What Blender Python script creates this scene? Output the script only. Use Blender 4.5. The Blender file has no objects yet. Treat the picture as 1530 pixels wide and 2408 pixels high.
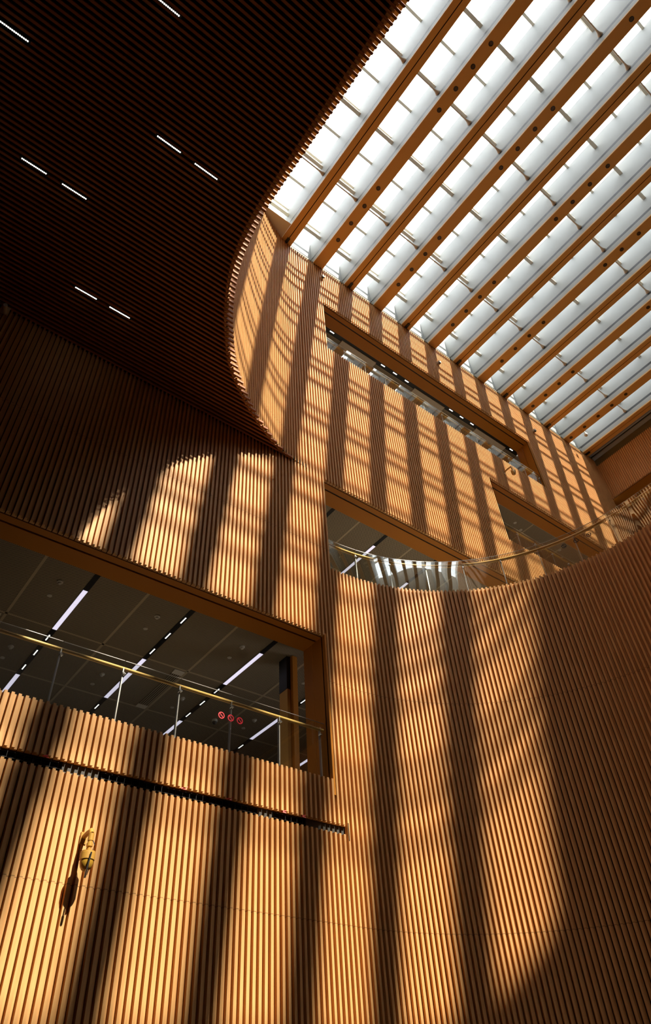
import bpy, bmesh, math, random
from mathutils import Matrix, Vector

# ------------------------------------------------------------------ camera, light, exposure
scn = bpy.context.scene
col = scn.collection
H = 1.6                                    # eye height above the lobby floor

cam_data = bpy.data.cameras.new('camera')
cam = bpy.data.objects.new('camera', cam_data)
col.objects.link(cam)
ROWS = [[0.792549, -0.607537, -0.052589], [0.395362, 0.577582, -0.714204], [0.46428, 0.54525, 0.697959]]
right, down, fwd = [Vector(r) for r in ROWS]
m = Matrix(((right.x, -down.x, -fwd.x, 0.0), (right.y, -down.y, -fwd.y, 0.0), (right.z, -down.z, -fwd.z, H), (0, 0, 0, 1)))
cam.matrix_world = m
cam_data.sensor_fit = 'VERTICAL'
cam_data.sensor_height = 36.0
cam_data.lens = 24.066
cam_data.clip_start = 0.05
cam_data.clip_end = 500
scn.camera = cam

SUN_DIR = Vector((-0.128, 0.82, -1.0))      # direction the sunlight travels
sun_data = bpy.data.lights.new('sun', 'SUN')
sun_data.energy = 10.0
sun_data.color = (1.0, 0.88, 0.71)
sun_data.angle = math.radians(0.8)
sun = bpy.data.objects.new('sun', sun_data)
sun.rotation_euler = SUN_DIR.to_track_quat('-Z', 'Y').to_euler()
sun.location = (14, -30, 60)
col.objects.link(sun)

world = bpy.data.worlds.new('hazy_sky')
scn.world = world
world.use_nodes = True
wn = world.node_tree.nodes
bg = wn['Background']
bg.inputs[0].default_value = (0.92, 0.95, 0.98, 1)
bg.inputs[1].default_value = 3.8

scn.view_settings.view_transform = 'Standard'
scn.view_settings.look = 'None'
scn.view_settings.exposure = 0.3
scn.view_settings.gamma = 1.0
scn.view_settings.use_curve_mapping = False
cy = scn.cycles
cy.max_bounces = 10
cy.diffuse_bounces = 7
cy.glossy_bounces = 4
cy.transparent_max_bounces = 16
cy.sample_clamp_indirect = 4.0
cy.use_denoising = True
cy.caustics_reflective = False
cy.caustics_refractive = False


# ------------------------------------------------------------------ materials
def mat(name, base, rough=0.5, metal=0.0, spec=0.5, emit=None, strength=0.0):
    mt = bpy.data.materials.new(name)
    mt.use_nodes = True
    b = mt.node_tree.nodes['Principled BSDF']
    b.inputs['Base Color'].default_value = (*base, 1)
    b.inputs['Roughness'].default_value = rough
    b.inputs['Metallic'].default_value = metal
    b.inputs['Specular IOR Level'].default_value = spec
    if emit:
        b.inputs['Emission Color'].default_value = (*emit, 1)
        b.inputs['Emission Strength'].default_value = strength
    return mt


def grain(mt, c1, c2, scale=(9, 9, 0.55), seams=(), seam_dark=0.55):
    """Wood grain running along world Z; horizontal board joints at the given heights."""
    nt = mt.node_tree
    n, l = nt.nodes, nt.links
    tc = n.new('ShaderNodeTexCoord')
    mp = n.new('ShaderNodeMapping')
    mp.inputs['Scale'].default_value = scale
    l.new(tc.outputs['Object'], mp.inputs[0])
    nz = n.new('ShaderNodeTexNoise')
    nz.inputs['Scale'].default_value = 2.2
    nz.inputs['Detail'].default_value = 5.0
    nz.inputs['Roughness'].default_value = 0.65
    l.new(mp.outputs[0], nz.inputs['Vector'])
    ramp = n.new('ShaderNodeValToRGB')
    ramp.color_ramp.elements[0].position = 0.30
    ramp.color_ramp.elements[0].color = (*c1, 1)
    ramp.color_ramp.elements[1].position = 0.72
    ramp.color_ramp.elements[1].color = (*c2, 1)
    l.new(nz.outputs['Fac'], ramp.inputs[0])
    out = ramp.outputs[0]
    if seams:
        sep = n.new('ShaderNodeSeparateXYZ')
        l.new(tc.outputs['Object'], sep.inputs[0])
        acc = None
        for z in seams:
            c = n.new('ShaderNodeMath')
            c.operation = 'COMPARE'
            l.new(sep.outputs['Z'], c.inputs[0])
            c.inputs[1].default_value = z
            c.inputs[2].default_value = 0.006
            if acc is None:
                acc = c.outputs[0]
            else:
                a = n.new('ShaderNodeMath')
                a.operation = 'MAXIMUM'
                l.new(acc, a.inputs[0])
                l.new(c.outputs[0], a.inputs[1])
                acc = a.outputs[0]
        mx = n.new('ShaderNodeMix')
        mx.data_type = 'RGBA'
        l.new(acc, mx.inputs[0])
        l.new(out, mx.inputs[6])
        mx.inputs[7].default_value = tuple(x * seam_dark for x in c1) + (1,)
        out = mx.outputs[2]
    l.new(out, n['Principled BSDF'].inputs['Base Color'])


def mottle(mt, c1, c2, scale=1.5):
    """Slight uneven tone of a painted or rolled metal face."""
    nt = mt.node_tree
    n, l = nt.nodes, nt.links
    tc = n.new('ShaderNodeTexCoord')
    nz = n.new('ShaderNodeTexNoise')
    nz.inputs['Scale'].default_value = scale
    nz.inputs['Detail'].default_value = 3.0
    l.new(tc.outputs['Object'], nz.inputs['Vector'])
    mx = n.new('ShaderNodeMix')
    mx.data_type = 'RGBA'
    l.new(nz.outputs['Fac'], mx.inputs[0])
    mx.inputs[6].default_value = (*c1, 1)
    mx.inputs[7].default_value = (*c2, 1)
    l.new(mx.outputs[2], n['Principled BSDF'].inputs['Base Color'])


M = {}
M['wood'] = mat('slat_wood', (0.6, 0.34, 0.15), 0.55, spec=0.3)
grain(M['wood'], (0.58, 0.300, 0.103), (0.72, 0.400, 0.155), seams=(H + 3.035, H + 7.62, H + 11.45, H + 15.3, H + 19.0))
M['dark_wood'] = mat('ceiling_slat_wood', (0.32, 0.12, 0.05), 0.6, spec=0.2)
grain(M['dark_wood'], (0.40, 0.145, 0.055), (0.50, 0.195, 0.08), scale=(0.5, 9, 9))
M['felt'] = mat('dark_felt', (0.10, 0.035, 0.012), 0.9, spec=0.1)
mottle(M['felt'], (0.08, 0.028, 0.009), (0.12, 0.042, 0.015), 8)
M['void'] = mat('black_backing', (0.006, 0.005, 0.005), 0.9, spec=0.1)
M['bronze'] = mat('bronze_panel', (0.24, 0.10, 0.018), 0.5, spec=0.35)
mottle(M['bronze'], (0.52, 0.185, 0.014), (0.58, 0.215, 0.02), 0.8)
M['beam_paint'] = mat('beam_bronze', (0.38, 0.19, 0.05), 0.5, spec=0.35)
mottle(M['beam_paint'], (0.74, 0.42, 0.115), (0.80, 0.46, 0.13), 0.6)
M['white'] = mat('white_fin', (0.80, 0.82, 0.80), 0.5, spec=0.3)
mottle(M['white'], (0.38, 0.395, 0.39), (0.42, 0.435, 0.43), 0.9)
M['cream'] = mat('cream_metal', (0.60, 0.55, 0.46), 0.5)
mottle(M['cream'], (0.76, 0.71, 0.60), (0.82, 0.77, 0.66), 3)
M['taupe'] = mat('taupe_metal', (0.5, 0.42, 0.33), 0.5)
mottle(M['taupe'], (0.66, 0.57, 0.45), (0.72, 0.62, 0.50), 5)
M['black'] = mat('black_metal', (0.012, 0.012, 0.013), 0.45)
mottle(M['black'], (0.010, 0.010, 0.011), (0.016, 0.016, 0.017), 6)
M['olive'] = mat('olive_trim', (0.14, 0.10, 0.045), 0.5)
mottle(M['olive'], (0.12, 0.085, 0.035), (0.16, 0.12, 0.055), 2)
M['grey_panel'] = mat('grey_panel', (0.10, 0.095, 0.08), 0.6)
mottle(M['grey_panel'], (0.035, 0.033, 0.028), (0.05, 0.046, 0.04), 4)
M['steel'] = mat('brushed_steel', (0.55, 0.54, 0.50), 0.35, metal=0.9)
mottle(M['steel'], (0.50, 0.49, 0.46), (0.60, 0.58, 0.54), 12)
M['handrail'] = mat('handrail_brass', (0.75, 0.42, 0.1), 0.35, metal=0.15)
mottle(M['handrail'], (0.84, 0.50, 0.14), (0.92, 0.56, 0.17), 4)
M['yellow'] = mat('yellow_paint', (0.62, 0.40, 0.10), 0.4)
mottle(M['yellow'], (0.42, 0.225, 0.04), (0.50, 0.275, 0.05), 10)
M['gold'] = mat('gold_paint', (0.62, 0.42, 0.18), 0.35, metal=0.3)
mottle(M['gold'], (0.58, 0.38, 0.15), (0.66, 0.46, 0.20), 12)
M['dome'] = mat('amber_dome', (0.42, 0.24, 0.03), 0.18)
mottle(M['dome'], (0.40, 0.22, 0.025), (0.45, 0.26, 0.035), 8)
M['chrome'] = mat('chrome', (0.75, 0.75, 0.75), 0.2, metal=1.0)
M['white_plastic'] = mat('white_plastic', (0.62, 0.60, 0.54), 0.5)
mottle(M['white_plastic'], (0.60, 0.58, 0.52), (0.66, 0.63, 0.57), 15)
M['red'] = mat('red_vinyl', (0.80, 0.035, 0.04), 0.5)
M['red_sign_glow'] = mat('red_sign_glow', (0.80, 0.04, 0.05), 0.5, emit=(1.0, 0.05, 0.07), strength=0.22)  # vinyl, not a lamp; faint red emission added so the rings look lit
M['black_and_shaded_vinyl'] = mat('black_and_shaded_vinyl', (0.012, 0.01, 0.01), 0.6)  # black print; also stands in for unlit rings on the balcony glass
M['plaster'] = mat('dark_plaster', (0.10, 0.085, 0.07), 0.8)
mottle(M['plaster'], (0.36, 0.31, 0.25), (0.42, 0.36, 0.29), 0.7)
M['light_stone'] = mat('light_stone', (0.5, 0.45, 0.38), 0.4)
mottle(M['light_stone'], (0.48, 0.43, 0.36), (0.56, 0.50, 0.43), 0.6)
M['dark_plaster'] = mat('deep_plaster', (0.07, 0.06, 0.05), 0.8)
mottle(M['dark_plaster'], (0.06, 0.05, 0.042), (0.085, 0.072, 0.06), 0.7)
M['floor'] = mat('stone_floor', (0.16, 0.13, 0.10), 0.35)
mottle(M['floor'], (0.10, 0.085, 0.065), (0.13, 0.11, 0.085), 0.5)
M['panel_light'] = mat('panel_light', (0.9, 0.9, 0.9), 0.5, emit=(0.86, 0.80, 1.0), strength=0.70)
M['led'] = mat('led_point', (0.9, 0.9, 0.9), 0.5, emit=(1.0, 0.92, 0.80), strength=9.0)
M['small_led'] = mat('small_led_point', (0.9, 0.9, 0.9), 0.5, emit=(1.0, 0.97, 0.92), strength=1.7)
M['lens'] = mat('lamp_lens', (0.10, 0.05, 0.015), 0.3)


def mesh_panel():
    """Perforated metal ceiling sheet: small dark holes on a 28 mm grid."""
    mt = mat('mesh_ceiling', (0.2, 0.17, 0.12), 0.6)
    nt = mt.node_tree
    n, l = nt.nodes, nt.links
    tc = n.new('ShaderNodeTexCoord')
    sep = n.new('ShaderNodeSeparateXYZ')
    l.new(tc.outputs['Object'], sep.inputs[0])
    cells = []
    for ax in ('X', 'Y'):
        a = n.new('ShaderNodeMath')
        a.operation = 'MULTIPLY'
        a.inputs[1].default_value = 2 * math.pi / 0.036
        l.new(sep.outputs[ax], a.inputs[0])
        s = n.new('ShaderNodeMath')
        s.operation = 'SINE'
        l.new(a.outputs[0], s.inputs[0])
        cells.append(s.outputs[0])
    ad = n.new('ShaderNodeMath')
    ad.operation = 'MULTIPLY'
    l.new(cells[0], ad.inputs[0])
    l.new(cells[1], ad.inputs[1])
    gt = n.new('ShaderNodeMath')
    gt.operation = 'GREATER_THAN'
    gt.inputs[1].default_value = 0.05
    l.new(ad.outputs[0], gt.inputs[0])
    mx = n.new('ShaderNodeMix')
    mx.data_type = 'RGBA'
    l.new(gt.outputs[0], mx.inputs[0])
    mx.inputs[6].default_value = (0.50, 0.41, 0.28, 1)
    mx.inputs[7].default_value = (0.02, 0.016, 0.012, 1)
    l.new(mx.outputs[2], n['Principled BSDF'].inputs['Base Color'])
    return mt


M['mesh'] = mesh_panel()
M['joint'] = mat('ceiling_joint', (0.36, 0.29, 0.18), 0.6)
mottle(M['joint'], (0.52, 0.43, 0.28), (0.58, 0.48, 0.32), 4)


def glass_mat(name, ior, tint, wobble=0.0, wscale=0.6):
    """Clear sheet: straight see-through plus mirror reflection by Fresnel."""
    mt = bpy.data.materials.new(name)
    mt.use_nodes = True
    n, l = mt.node_tree.nodes, mt.node_tree.links
    n.clear()
    out = n.new('ShaderNodeOutputMaterial')
    mix = n.new('ShaderNodeMixShader')
    tr = n.new('ShaderNodeBsdfTransparent')
    tr.inputs[0].default_value = (*tint, 1)
    gl = n.new('ShaderNodeBsdfGlossy')
    gl.inputs['Roughness'].default_value = 0.0
    gl.inputs[0].default_value = (1, 1, 1, 1)
    fr = n.new('ShaderNodeFresnel')
    geo = n.new('ShaderNodeNewGeometry')
    iorn = n.new('ShaderNodeMix')
    iorn.data_type = 'FLOAT'
    l.new(geo.outputs['Backfacing'], iorn.inputs[0])
    iorn.inputs[2].default_value = ior
    iorn.inputs[3].default_value = 1.0 / ior
    l.new(iorn.outputs[0], fr.inputs[0])
    l.new(fr.outputs[0], mix.inputs[0])
    l.new(tr.outputs[0], mix.inputs[1])
    l.new(gl.outputs[0], mix.inputs[2])
    l.new(mix.outputs[0], out.inputs[0])
    if wobble:
        tc = n.new('ShaderNodeTexCoord')
        nz = n.new('ShaderNodeTexNoise')
        nz.inputs['Scale'].default_value = wscale
        nz.inputs['Detail'].default_value = 0.0
        l.new(tc.outputs['Object'], nz.inputs['Vector'])
        bp = n.new('ShaderNodeBump')
        bp.inputs['Strength'].default_value = 1.0
        bp.inputs['Distance'].default_value = wobble
        l.new(nz.outputs['Fac'], bp.inputs['Height'])
        l.new(bp.outputs[0], gl.inputs['Normal'])
    return mt


M['roof_glass'] = glass_mat('roof_glass', 1.5, (0.97, 0.98, 0.98))
M['rail_glass'] = glass_mat('rail_glass', 2.2, (0.92, 0.95, 0.93), 0.008, 0.9)
M['flat_glass'] = glass_mat('flat_glass', 1.75, (0.94, 0.96, 0.95), 0.0003, 0.5)


# ------------------------------------------------------------------ mesh helpers
class MB:
    def __init__(self):
        self.v, self.f = [], []

    def box(self, x0, x1, y0, y1, z0, z1):
        b = len(self.v)
        self.v += [(x0, y0, z0), (x1, y0, z0), (x1, y1, z0), (x0, y1, z0), (x0, y0, z1), (x1, y0, z1), (x1, y1, z1), (x0, y1, z1)]
        self.f += [tuple(b + i for i in q) for q in ((0, 3, 2, 1), (4, 5, 6, 7), (0, 1, 5, 4), (1, 2, 6, 5), (2, 3, 7, 6), (3, 0, 4, 7))]
        return self

    def obox(self, p, t, n, w, d0, d1, z0, z1):
        """Box at plan point p: width w along tangent t, depth d0..d1 along normal n."""
        b = len(self.v)
        for z in (z0, z1):
            for s, d in ((-w / 2, d0), (w / 2, d0), (w / 2, d1), (-w / 2, d1)):
                self.v.append((p[0] + t[0] * s + n[0] * d, p[1] + t[1] * s + n[1] * d, z))
        self.f += [tuple(b + i for i in q) for q in ((0, 3, 2, 1), (4, 5, 6, 7), (0, 1, 5, 4), (1, 2, 6, 5), (2, 3, 7, 6), (3, 0, 4, 7))]
        return self

    def ribbon(self, pts, nrm, d0, d1, z0, z1):
        """Thick vertical sheet along a plan polyline."""
        b = len(self.v)
        k = len(pts)
        for (x, y), (nx, ny) in zip(pts, nrm):
            for d, z in ((d0, z0), (d1, z0), (d1, z1), (d0, z1)):
                self.v.append((x + nx * d, y + ny * d, z))
        for i in range(k - 1):
            a, c = b + 4 * i, b + 4 * (i + 1)
            for j in range(4):
                self.f.append((a + j, a + (j + 1) % 4, c + (j + 1) % 4, c + j))
        self.f.append((b, b + 3, b + 2, b + 1))
        e = b + 4 * (k - 1)
        self.f.append((e, e + 1, e + 2, e + 3))
        return self

    def slab(self, poly, z0, z1):
        b = len(self.v)
        k = len(poly)
        self.v += [(x, y, z0) for x, y in poly] + [(x, y, z1) for x, y in poly]
        self.f.append(tuple(b + i for i in reversed(range(k))))
        self.f.append(tuple(b + k + i for i in range(k)))
        for i in range(k):
            j = (i + 1) % k
            self.f.append((b + i, b + j, b + k + j, b + k + i))
        return self

    def frame_from(self, a, d):
        d = Vector(d).normalized()
        u = d.orthogonal().normalized()
        return d, u, d.cross(u)

    def lathe(self, a, d, prof, seg=16):
        """Surface of revolution from point a along direction d; prof = [(dist, radius)]."""
        a = Vector(a)
        d, u, w = self.frame_from(a, d)
        b = len(self.v)
        for h, r in prof:
            for i in range(seg):
                t = 2 * math.pi * i / seg
                p = a + d * h + (u * math.cos(t) + w * math.sin(t)) * r
                self.v.append(tuple(p))
        for k in range(len(prof) - 1):
            for i in range(seg):
                j = (i + 1) % seg
                self.f.append((b + k * seg + i, b + k * seg + j, b + (k + 1) * seg + j, b + (k + 1) * seg + i))
        self.f.append(tuple(b + i for i in reversed(range(seg))))
        e = b + (len(prof) - 1) * seg
        self.f.append(tuple(e + i for i in range(seg)))
        return self

    def cyl(self, a, c, r, seg=12):
        a, c = Vector(a), Vector(c)
        L = (c - a).length
        return self.lathe(a, c - a, [(0, r), (L, r)], seg)

    def tube(self, pts, r, seg=8):
        pts = [Vector(p) for p in pts]
        b = len(self.v)
        for i, p in enumerate(pts):
            d = (pts[min(i + 1, len(pts) - 1)] - pts[max(i - 1, 0)]).normalized()
            s = d.cross(Vector((0, 0, 1)))
            s = s.normalized() if s.length > 1e-4 else Vector((1, 0, 0))
            w = s.cross(d).normalized()
            for k in range(seg):
                t = 2 * math.pi * k / seg
                self.v.append(tuple(p + (s * math.cos(t) + w * math.sin(t)) * r))
        for i in range(len(pts) - 1):
            for k in range(seg):
                j = (k + 1) % seg
                self.f.append((b + i * seg + k, b + i * seg + j, b + (i + 1) * seg + j, b + (i + 1) * seg + k))
        self.f.append(tuple(b + k for k in reversed(range(seg))))
        e = b + (len(pts) - 1) * seg
        self.f.append(tuple(e + k for k in range(seg)))
        return self

    def ring(self, c, u, w, r0, r1, th, seg=28, a0=0.0, a1=2 * math.pi):
        """Flat annulus of thickness th in the plane of u and w."""
        c, u, w = Vector(c), Vector(u).normalized(), Vector(w).normalized()
        nn = u.cross(w)
        b = len(self.v)
        for i in range(seg):
            t = a0 + (a1 - a0) * i / seg
            e = u * math.cos(t) + w * math.sin(t)
            for r, h in ((r0, 0), (r1, 0), (r1, th), (r0, th)):
                self.v.append(tuple(c + e * r + nn * h))
        for i in range(seg):
            a, k = b + 4 * i, b + 4 * ((i + 1) % seg)
            for j in range(4):
                self.f.append((a + j, a + (j + 1) % 4, k + (j + 1) % 4, k + j))
        return self

    def bar(self, a, c, w, th, nn):
        """Flat strip from a to c, width w, thickness th along nn."""
        a, c, nn = Vector(a), Vector(c), Vector(nn).normalized()
        d = (c - a).normalized()
        s = d.cross(nn).normalized() * (w / 2)
        b = len(self.v)
        for h in (0, th):
            for p in (a - s, a + s, c + s, c - s):
                self.v.append(tuple(p + nn * h))
        self.f += [tuple(b + i for i in q) for q in ((0, 3, 2, 1), (4, 5, 6, 7), (0, 1, 5, 4), (1, 2, 6, 5), (2, 3, 7, 6), (3, 0, 4, 7))]
        return self

    def build(self, name, material, parent=None, smooth=False):
        me = bpy.data.meshes.new(name)
        me.from_pydata(self.v, [], self.f)
        bm = bmesh.new()
        bm.from_mesh(me)
        bmesh.ops.recalc_face_normals(bm, faces=bm.faces)
        bm.to_mesh(me)
        bm.free()
        me.materials.append(material)
        if smooth:
            me.polygons.foreach_set('use_smooth', [True] * len(me.polygons))
            me.set_sharp_from_angle(angle=math.radians(35))
        o = bpy.data.objects.new(name, me)
        col.objects.link(o)
        if parent:
            o.parent = parent
            o.matrix_parent_inverse = Matrix.Translation(-parent.location)
        return o


def tag(o, label, cat, group=None, kind=None):
    o['label'] = label
    o['category'] = cat
    if group:
        o['group'] = group
    if kind:
        o['kind'] = kind
    return o


def thing(name, loc, label, cat, group=None, kind=None):
    o = bpy.data.objects.new(name, None)
    o.empty_display_size = 0.1
    o.location = loc
    col.objects.link(o)
    return tag(o, label, cat, group, kind)


def structure(name, mb, material, label, cat, smooth=False):
    return tag(mb.build(name, material, None, smooth), label, cat, kind='structure')


# ------------------------------------------------------------------ main dimensions (heights measured from the eye)
WALL = 10.0            # front of the battens on the long back wall
PITCH, BW, BD = 0.1065, 0.046, 0.055
JOINT, JD = 0.017, 0.045  # open joint left of each batten and the depth of the boards
XW, XE = -9.0, 28.25   # west end of the room, far wall
YS = -15.0             # south end
TOP = 27.70            # top of the slatted walls = underside of the roof beams
ROOF = 29.54           # top of the fins = underside of the glass
SKY_S = -13.1          # south edge of the skylight
CEIL = 14.216          # underside of the dark slatted ceiling
BALC = 10.886          # top of the curved balcony parapet
F = -H                 # lobby floor
SOFF = (8.77, 14.14, 19.48, 24.80)     # undersides of the openings
SILL = (5.49, 10.886, 16.18, 21.50)    # tops of the parapets


def z(v):
    return v + H


# ---------------- floor
structure('floor', MB().box(XW - 0.5, 29, YS - 0.5, WALL + 0.2, z(F) - 0.3, z(F)), M['floor'],
          'dark stone floor of the tall lobby', 'floor')

# ---------------- back wall: backing rectangles (x0, x1, z0, z1) and battens over them
X0 = XW + 0.03                                  # left edge of the first batten on the back wall
UPX = X0 + 159 * PITCH + BW / 2                 # batten where the upper curve joins the long wall
LOWX = X0 + 164 * PITCH + BW / 2                # batten where the lower curve leaves the long wall
EPS = BW / 2 + 0.002
wall_rects = [
    (XW, 8.22, F, 4.505), (8.22, 8.50, F, 4.505), (XW, 8.22, 4.672, 5.49), (8.22, 8.50, 4.672, CEIL + 0.16), (XW, 8.22, 8.77, CEIL + 0.16),
    (8.50, 8.57, BALC, CEIL + 0.16),
    (UPX + EPS, 9.26, CEIL + 0.16, TOP), (8.57, 9.26, 14.14, CEIL + 0.16),
    (9.26, 17.12, 14.14, 21.50), (17.12, 21.61, 14.14, 16.18), (17.12, 21.61, 19.48, 21.50), (9.26, 21.61, 24.80, TOP),
    (21.61, 26.0, 14.14, 16.18), (21.61, 26.0, 19.48, TOP), (26.0, XE, 10.3, TOP),
]
wb = MB()
felt = MB()
for x0, x1, z0, z1 in wall_rects:
    felt.box(x0, x1, WALL + BD + JD, WALL + BD + JD + 0.03, z(z0), z(z1))
i0 = int((XW) / PITCH)
PHASE = 0.0
x = X0
while x < XE - BW:
    runs = sorted((a, b) for x0, x1, a, b in wall_rects if x0 - 1e-6 <= x + BW / 2 <= x1 + 1e-6)
    merged = []
    for a, b in runs:
        if merged and abs(merged[-1][1] - a) < 1e-3:
            merged[-1][1] = b
        else:
            merged.append([a, b])
    for a, b in merged:
        wb.box(x, x + BW, WALL, WALL + BD + JD, z(a), z(b))
        wb.box(x + BW, x + PITCH - JOINT, WALL + BD, WALL + BD + JD, z(a), z(b))
    x += PITCH
w_ = structure('wall_back', wb, M['wood'], 'long wall of upright light wood battens with bronze framed openings', 'wall')
felt.build('felt', M['felt'], w_)


# ---------------- plan curves
def catmull(pts, step):
    out = []
    P = [pts[0]] + list(pts) + [pts[-1]]
    for i in range(1, len(P) - 2):
        a, b, c, d = [Vector(q) for q in P[i - 1:i + 3]]
        n = max(2, int((c - b).length / step))
        for k in range(n):
            t = k / n
            q = 0.5 * ((2 * b) + (c - a) * t + (2 * a - 5 * b + 4 * c - d) * t * t + (3 * b - a - 3 * c + d) * t ** 3)
            out.append((q.x, q.y))
    out.append(tuple(pts[-1]))
    return out


def resample(poly, step):
    out = [poly[0]]
    acc = 0.0
    for (ax, ay), (bx, by) in zip(poly, poly[1:]):
        L = math.hypot(bx - ax, by - ay)
        if L < 1e-9:
            continue
        pos = step - acc
        while pos <= L:
            out.append((ax + (bx - ax) * pos / L, ay + (by - ay) * pos / L))
            pos += step
        acc = L - (pos - step)
    return out


def frames(pts, side):
    """Unit tangents and normals; side = +1 for the normal to the left of travel."""
    T, N = [], []
    for i in range(len(pts)):
        a, b = pts[max(i - 1, 0)], pts[min(i + 1, len(pts) - 1)]
        t = Vector((b[0] - a[0], b[1] - a[1])).normalized()
        T.append((t.x, t.y))
        N.append((-t.y * side, t.x * side))
    return T, N


edge_pts = [(3.09, YS), (3.09, -8.0), (3.09, 0.0), (3.09, 3.0), (3.09, 4.2), (3.10, 4.845), (3.155, 5.40), (3.26, 5.935), (3.43, 6.45), (3.72, 7.06), (4.02, 7.54), (4.42, 8.10),
            (4.77, 8.455), (5.10, 8.74), (5.43, 8.99), (5.79, 9.235), (6.11, 9.415), (6.36, 9.54), (6.68, 9.70), (7.10, 9.86), (7.46, 9.955), (7.70, 9.985), (UPX - PITCH, 10.0), (UPX, 10.0)]
EDGE = catmull(edge_pts, 0.03)

# ---------------- upper curved wall standing on the ceiling edge (void side is to the right of travel)
fine = resample(EDGE, 0.05)
ft, fn = frames(fine, -1)


def upper_off(p):
    return 0.10 * max(0.0, min(1.0, (9.95 - p[1]) / 1.5))


lw = MB()
shift = [(p[0] - n[0] * upper_off(p), p[1] - n[1] * upper_off(p)) for p, n in zip(fine, fn)]
sn = frames(shift, -1)[1]
felt = MB().ribbon(shift, sn, -BD - JD, -BD - JD - 0.03, z(CEIL + 0.02), z(TOP))


def battens(mb, pts, T, N, z0, z1):
    for p, t, n in zip(pts, T, N):
        mb.obox(p, t, n, BW, -BD - JD, 0.0, z0, z1)
        q = (p[0] + t[0] * ((PITCH - JOINT) / 2), p[1] + t[1] * ((PITCH - JOINT) / 2))
        mb.obox(q, t, n, PITCH - JOINT - BW, -BD - JD, -BD, z0, z1)


bat = resample(shift[::-1], PITCH)[::-1]
bt, bn = frames(bat, -1)
battens(lw, bat, bt, bn, z(CEIL + 0.02), z(TOP))
w_ = structure('wall_left', lw, M['wood'], 'curved upper wall of light wood battens rising from the dark ceiling edge', 'wall')
felt.build('felt', M['felt'], w_)

# ---------------- dark slatted ceiling
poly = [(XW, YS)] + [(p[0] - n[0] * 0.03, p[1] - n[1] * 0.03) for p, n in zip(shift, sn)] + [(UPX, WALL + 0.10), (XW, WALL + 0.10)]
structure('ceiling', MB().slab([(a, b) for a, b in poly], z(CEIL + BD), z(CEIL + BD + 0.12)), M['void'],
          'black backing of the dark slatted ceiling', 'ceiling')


def edge_x(y):
    """Room-side x of the ceiling edge at depth y."""
    for (ax, ay), (bx, by) in zip(EDGE, EDGE[1:]):
        if ay <= y <= by and by > ay:
            return ax + (bx - ax) * (y - ay) / (by - ay)
    return EDGE[-1][0]


LED_ROWS = [(-0.40, 0.108, 2.97), (-2.26, -1.768, 4.83), (0.670, 1.172, 4.855), (1.477, 1.988, 4.865),
            (-1.20, -0.709, 6.725), (-0.406, 0.098, 6.722), (0.666, 1.163, 8.617), (1.462, 1.956, 8.622)]
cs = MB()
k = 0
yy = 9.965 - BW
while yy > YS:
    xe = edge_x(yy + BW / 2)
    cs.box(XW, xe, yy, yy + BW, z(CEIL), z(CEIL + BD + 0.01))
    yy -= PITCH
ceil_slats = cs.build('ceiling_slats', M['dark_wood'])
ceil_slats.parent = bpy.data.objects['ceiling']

# ---------------- lower curved wall under the balcony
CX, CY, CR = 8.60, 4.70, 5.30
low = [(LOWX, WALL)] + [(CX + CR * math.cos(a), CY + CR * math.sin(a)) for a in [math.pi / 2 * (1 - i / 160) for i in range(161)]] + [(CX + CR, YS)]
rw = MB()
lf = resample(low, 0.05)
lt, ln = frames(lf, -1)
felt = MB().ribbon(lf, ln, -BD - JD, -BD - JD - 0.03, z(F), z(BALC))
bat = resample(low, PITCH)
bt, bn = frames(bat, -1)
battens(rw, bat, bt, bn, z(F), z(BALC))
w_ = structure('wall_right', rw, M['wood'], 'curved lower wall of upright wood battens carrying the balcony', 'wall')
felt.build('felt', M['felt'], w_)

# balcony deck behind the parapet
deck_poly = [(p[0] - n[0] * 0.14, p[1] - n[1] * 0.14) for p, n in zip(lf, ln)][::3] + [(CX + CR + 0.14, YS), (29, YS), (29, 18.5), (8.45, 18.5), (8.45, WALL + 0.12)]
structure('floor_2', MB().slab(deck_poly, z(10.30), z(10.60)), M['light_stone'], 'stone deck of the curved balcony level', 'floor')

# ---------------- far wall
fw = MB()
FT = 27.25
ff = MB()
fpath = resample([(XE, WALL - 0.02), (XE, YS)], PITCH)
FTn, FNn = frames(fpath, -1)
for z0, z1 in ((24.75, FT), (10.6, 21.5)):
    battens(fw, fpath, FTn, FNn, z(z0), z(z1))
    ff.box(XE + BD + JD, XE + BD + JD + 0.03, YS, WALL + 0.15, z(z0), z(z1))
w_ = structure('wall_far', fw, M['wood'], 'far end wall of upright reddish wood battens in shade', 'wall')
ff.build('felt', M['felt'], w_)

fg = MB()
fg.box(XE + BD + JD + 0.03, 31.5, YS, WALL + 0.3, z(24.75), z(24.85))
o = structure('trim_12', fg, M['bronze'], 'dark bronze soffit under the far wall battens', 'trim')
rm = MB()
rm.box(31.5, 31.6, YS, WALL + 0.3, z(21.3), z(24.9))
rm.box(XE + BD, 31.6, YS, WALL + 0.3, z(21.3), z(21.4))
rm.box(XE + BD, 31.6, WALL + 0.2, WALL + 0.3, z(21.3), z(24.9))
rm.box(XE + BD, 31.6, YS - 0.1, YS, z(21.3), z(24.9))
structure('wall_gallery_far', rm, M['plaster'], 'dark gallery behind the opening in the far wall', 'wall')

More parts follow.
